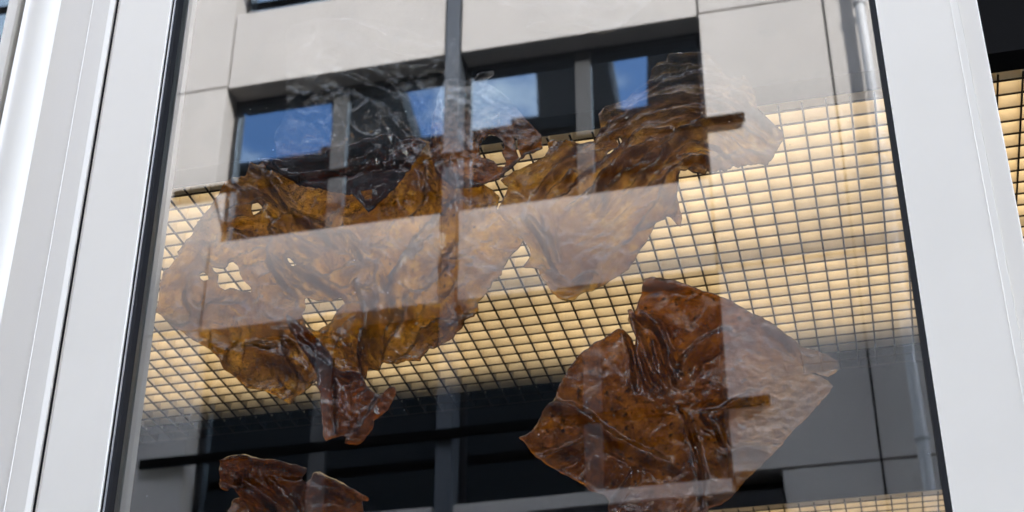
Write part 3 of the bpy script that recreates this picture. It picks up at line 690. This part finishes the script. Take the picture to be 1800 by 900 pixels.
def F_strand(x, y):
    d, s, a, _, _ = seg_dist(x, y, F_master)
    wv = d * s + 9 * fbm(x / 70, y / 70, 2, 80) + 3 * fbm(x / 20, y / 20, 2, 83)
    return np.clip(0.15 + 2.2 * fbm(wv / 13, a / 190, 2, 93), 0, 1) * sstep(x, 930, 1010) * (1 - 0.7 * sstep(y, 320, 390))
def F_h(x, y):
    d, s, a, _, _ = seg_dist(x, y, F_master); sd = d * s
    wv = sd + 9 * fbm(x / 70, y / 70, 2, 80) + 3 * fbm(x / 20, y / 20, 2, 83)
    band = sstep(x, 930, 1010) * (1 - 0.75 * sstep(y, 335, 400)) * (1 - 0.5 * sstep(x, 1300, 1350))
    st = 6.5 * fbm(wv / 17, a / 170, 2, 85, 0.5) + 6.0 * ridged(wv / 26, a / 210, 2, 88)
    return st * band + crumple(x, y, 4.5, 48, 41, 0.8) + folds(x, y, F_f) + 0.5 * fbm(x / 12, y / 12, 2, 90) + 5 * perlin(x / 180, y / 180, 6)
def F_d(x, y): return 0.97 - 0.08 * sstep(x, 1230, 1330) - 0.2 * sstep(fbm(x / 30, y / 30, 3, 91), 0.3, 0.5)
fx = empty('wavy_resin_sheet', tuple(at(1030, 525, D + 0.06)))
tag(fx, 'honey coloured sheet with wavy strand-like ridges, pointing to the right', 'resin sheet', 'crumpled sheets behind the glass')
cast_sheet('sheet', F_out, F_holes, F_h, F_d, D + 0.075, M['resin_olive'], fx, seed=11, ffun=lambda x, y: np.maximum(doubled(F_f, 3)(x, y), F_strand(x, y)))

# --- rust sheet at the lower right
R_out = [(1132, 487), (1150, 485), (1172, 486), (1200, 495), (1230, 507), (1260, 517), (1290, 530), (1320, 547), (1345, 560), (1370, 575), (1390, 590), (1405, 605), (1430, 612), (1450, 620), (1467, 630), (1474, 640), (1470, 652), (1455, 657), (1435, 651), (1422, 650), (1440, 657), (1455, 666), (1464, 676), (1455, 690), (1435, 712), (1410, 740), (1380, 775), (1350, 810), (1320, 840), (1290, 868), (1277, 881), (1262, 887), (1245, 892), (1243, 930), (1072, 930), (1068, 890), (1070, 880), (1062, 870), (1050, 866), (1035, 862), (1025, 850), (1015, 845), (1000, 838), (985, 830), (970, 820), (955, 812), (940, 800), (932, 790), (920, 775), (912, 770), (925, 765), (935, 760), (945, 745), (955, 730), (975, 708), (978, 695), (990, 670), (1005, 645), (1025, 620), (1045, 605), (1070, 590), (1085, 580), (1095, 577), (1103, 583), (1110, 592), (1116, 606), (1119, 600), (1113, 585), (1108, 572), (1103, 562), (1105, 555), (1103, 545), (1108, 542), (1116, 548), (1125, 520), (1130, 500)]
R_f = [([(1104, 552), (1120, 590), (1140, 640), (1165, 680)], 11, 7), ([(1120, 552), (1150, 565), (1170, 600), (1178, 640), (1190, 670)], 10, 6), ([(1150, 560), (1165, 590), (1180, 630)], 6, 4), ([(1118, 610), (1130, 660), (1150, 690)], 8, 5), ([(1150, 600), (1160, 650), (1170, 665)], 6, 4), ([(1105, 585), (1115, 640), (1120, 690)], -8, 5), ([(1275, 585), (1235, 605), (1205, 635), (1195, 665)], 12, 9), ([(978, 712), (1020, 728), (1060, 760), (1110, 790), (1180, 816)], 10, 9), ([(950, 810), (1000, 790), (1050, 775)], 8, 8), ([(940, 740), (965, 720), (985, 712)], 7, 5), ([(1195, 718), (1215, 755), (1232, 810), (1235, 890)], -10, 4), ([(1240, 735), (1265, 755), (1280, 790)], 9, 6), ([(1118, 818), (1100, 850), (1072, 893)], 8, 5), ([(1275, 800), (1310, 795), (1350, 800)], 8, 10), ([(1220, 730), (1260, 735), (1310, 700), (1340, 690)], 6, 8), ([(1135, 500), (1170, 495), (1210, 505)], 5, 6), ([(1350, 575), (1390, 600), (1430, 640)], 6, 7), ([(1245, 880), (1262, 872), (1285, 865)], 6, 6)]
def R_h(x, y):
    wx = x + 10 * fbm(x / 40, y / 40, 2, 95); wy = y + 10 * fbm(x / 40, y / 40, 2, 97)
    worm = np.abs(perlin(wx / 24, wy / 24, 99)); worm = np.exp(-(worm / 0.06) ** 2) * (0.25 + 0.75 * sstep(x, 1240, 1330)) * sstep(y, 560, 640)
    grn = fbm(x / 7, y / 7, 3, 101) * (0.5 + 1.2 * sstep(y, 620, 660) * (1 - sstep(y, 760, 860)))
    return crumple(x, y, 7, 95, 61, 0.55) + folds(x, y, R_f) + 1.8 * worm + 0.5 * grn + 7 * perlin(x / 230, y / 230, 9)
def R_d(x, y):
    d = 0.99 - 0.42 * sstep(x + 0.35 * (y - 700) + 40 * fbm(x / 50, y / 50, 2, 103), 1255, 1400) * sstep(y, 590, 650)
    return d - 0.3 * sstep(x, 1395, 1430) * (1 - sstep(y, 640, 660))
rs = empty('rust_resin_sheet', tuple(at(1160, 900, D + 0.06)))
tag(rs, 'rust brown pitted sheet at lower right, thinner and clearer towards its right edge', 'resin sheet', 'crumpled sheets behind the glass')
cast_sheet('sheet', R_out, [], R_h, R_d, D + 0.075, M['resin_rust'], rs, seed=14, rough=1.2, ffun=doubled(R_f, 8))

# --- dark red lump at the lower left
B_out = [(390, 812), (400, 806), (420, 800), (432, 800), (445, 804), (470, 811), (500, 814), (525, 818), (540, 823), (538, 830), (529, 838), (536, 846), (545, 840), (552, 833), (565, 832), (580, 840), (605, 850), (620, 861), (630, 867), (648, 875), (645, 880), (636, 880), (637, 890), (640, 930), (398, 930), (402, 890), (408, 874), (420, 872), (414, 862), (400, 863), (390, 861), (384, 850), (387, 830)]
B_f = [([(425, 845), (450, 862), (475, 880), (500, 900)], 14, 10), ([(390, 818), (430, 806), (500, 816), (538, 824)], 8, 7), ([(470, 840), (500, 870), (530, 900)], 8, 5), ([(552, 836), (590, 850), (640, 876)], 9, 5), ([(540, 845), (520, 870), (530, 900)], -8, 6), ([(560, 870), (590, 860), (620, 875)], 7, 6), ([(395, 860), (430, 862), (455, 885)], 7, 5)]
bl = empty('dark_resin_sheet', tuple(at(515, 900, D + 0.06)))
tag(bl, 'dark red brown folded sheet at the lower left, cut by the picture edge', 'resin sheet', 'crumpled sheets behind the glass')
cast_sheet('sheet', B_out, [], lambda x, y: crumple(x, y, 8, 45, 121) + folds(x, y, B_f) + 0.5 * fbm(x / 10, y / 10, 2, 125), lambda x, y: np.full(x.shape, 0.99), D + 0.075, M['resin_dark'], bl, seed=17, ffun=doubled(B_f, 6))

# --- clear films above
A_out = [(497, 50), (510, 38), (525, 33), (550, 30), (580, 25), (600, 26), (640, 27), (660, 32), (680, 40), (700, 40), (715, 45), (735, 55), (755, 62), (780, 68), (797, 62), (801, 70), (804, 85), (803, 105), (795, 125), (785, 150), (775, 185), (768, 215), (745, 245), (735, 262), (700, 262), (650, 275), (560, 296), (505, 290), (478, 280), (482, 255), (476, 240), (482, 220), (500, 190), (498, 130)]
A_f = [([(505, 45), (560, 32), (620, 35), (680, 60), (740, 82), (790, 80)], 6, 6), ([(600, 45), (650, 70), (700, 92), (750, 95)], 5, 5), ([(585, 120), (640, 145), (690, 165), (715, 185)], 9, 7), ([(650, 115), (690, 145), (720, 185)], 8, 6), ([(700, 105), (720, 130), (735, 150)], 7, 5), ([(795, 66), (788, 100), (780, 140), (770, 190)], 8, 5), ([(735, 160), (742, 190), (755, 215)], 6, 5), ([(515, 190), (540, 200), (565, 195)], 4, 4), ([(590, 190), (600, 220), (585, 240)], 4, 5), ([(690, 200), (705, 230), (735, 255)], 8, 7), ([(560, 215), (575, 230), (570, 245)], 4, 4), ([(490, 240), (480, 258), (500, 268)], 4, 4)]
film = empty('clear_film_sheet', tuple(at(640, 280, D + 0.07)))
tag(film, 'clear wrinkled film above the big brown sheet, with a crimped right corner', 'film sheet', 'clear films behind the glass')
def A_d(x, y): return 0.03 + 0.7 * sstep(fbm(x / 11, y / 11, 3, 131), 0.34, 0.5) * sstep(y, 190, 240) + 0.35 * sstep(y, 235, 275)
cast_sheet('sheet', A_out, [], lambda x, y: crumple(x, y, 5, 58, 111, 0.9) + folds(x, y, A_f) + 1.0 * fbm(x / 8, y / 8, 3, 115) * sstep(x, 640, 760) - 8, A_d, YS + 0.012, M['film'], film, seed=21, rough=1.2, thick=0.0012)
C_out = [(872, 8), (895, 12), (932, 18), (928, 34), (924, 46), (945, 52), (980, 56), (1020, 58), (1058, 60), (1078, 54), (1095, 42), (1115, 22), (1145, 5), (1160, -40), (880, -40)]
C_f = [([(880, 8), (930, 15), (960, 10)], 4, 4), ([(926, 46), (960, 42), (1000, 48), (1060, 55)], 6, 5), ([(960, 10), (975, 30), (970, 42)], 5, 4), ([(990, 5), (1000, 25), (985, 40)], 5, 4), ([(1030, 10), (1050, 20), (1090, 15)], 4, 5), ([(945, 25), (965, 35), (1000, 38)], 5, 4)]
film2 = empty('clear_film_scrap', tuple(at(1010, 60, D + 0.06)))
tag(film2, 'clear wrinkled film scrap at the top edge above the dark office window', 'film sheet', 'clear films behind the glass')
cast_sheet('sheet', C_out, [], lambda x, y: crumple(x, y, 5, 30, 141, 1.0) + folds(x, y, C_f), lambda x, y: 0.04 + 0.3 * sstep(y, 46, 60), D + 0.05, M['film'], film2, seed=24, rough=1.2, thick=0.0012)
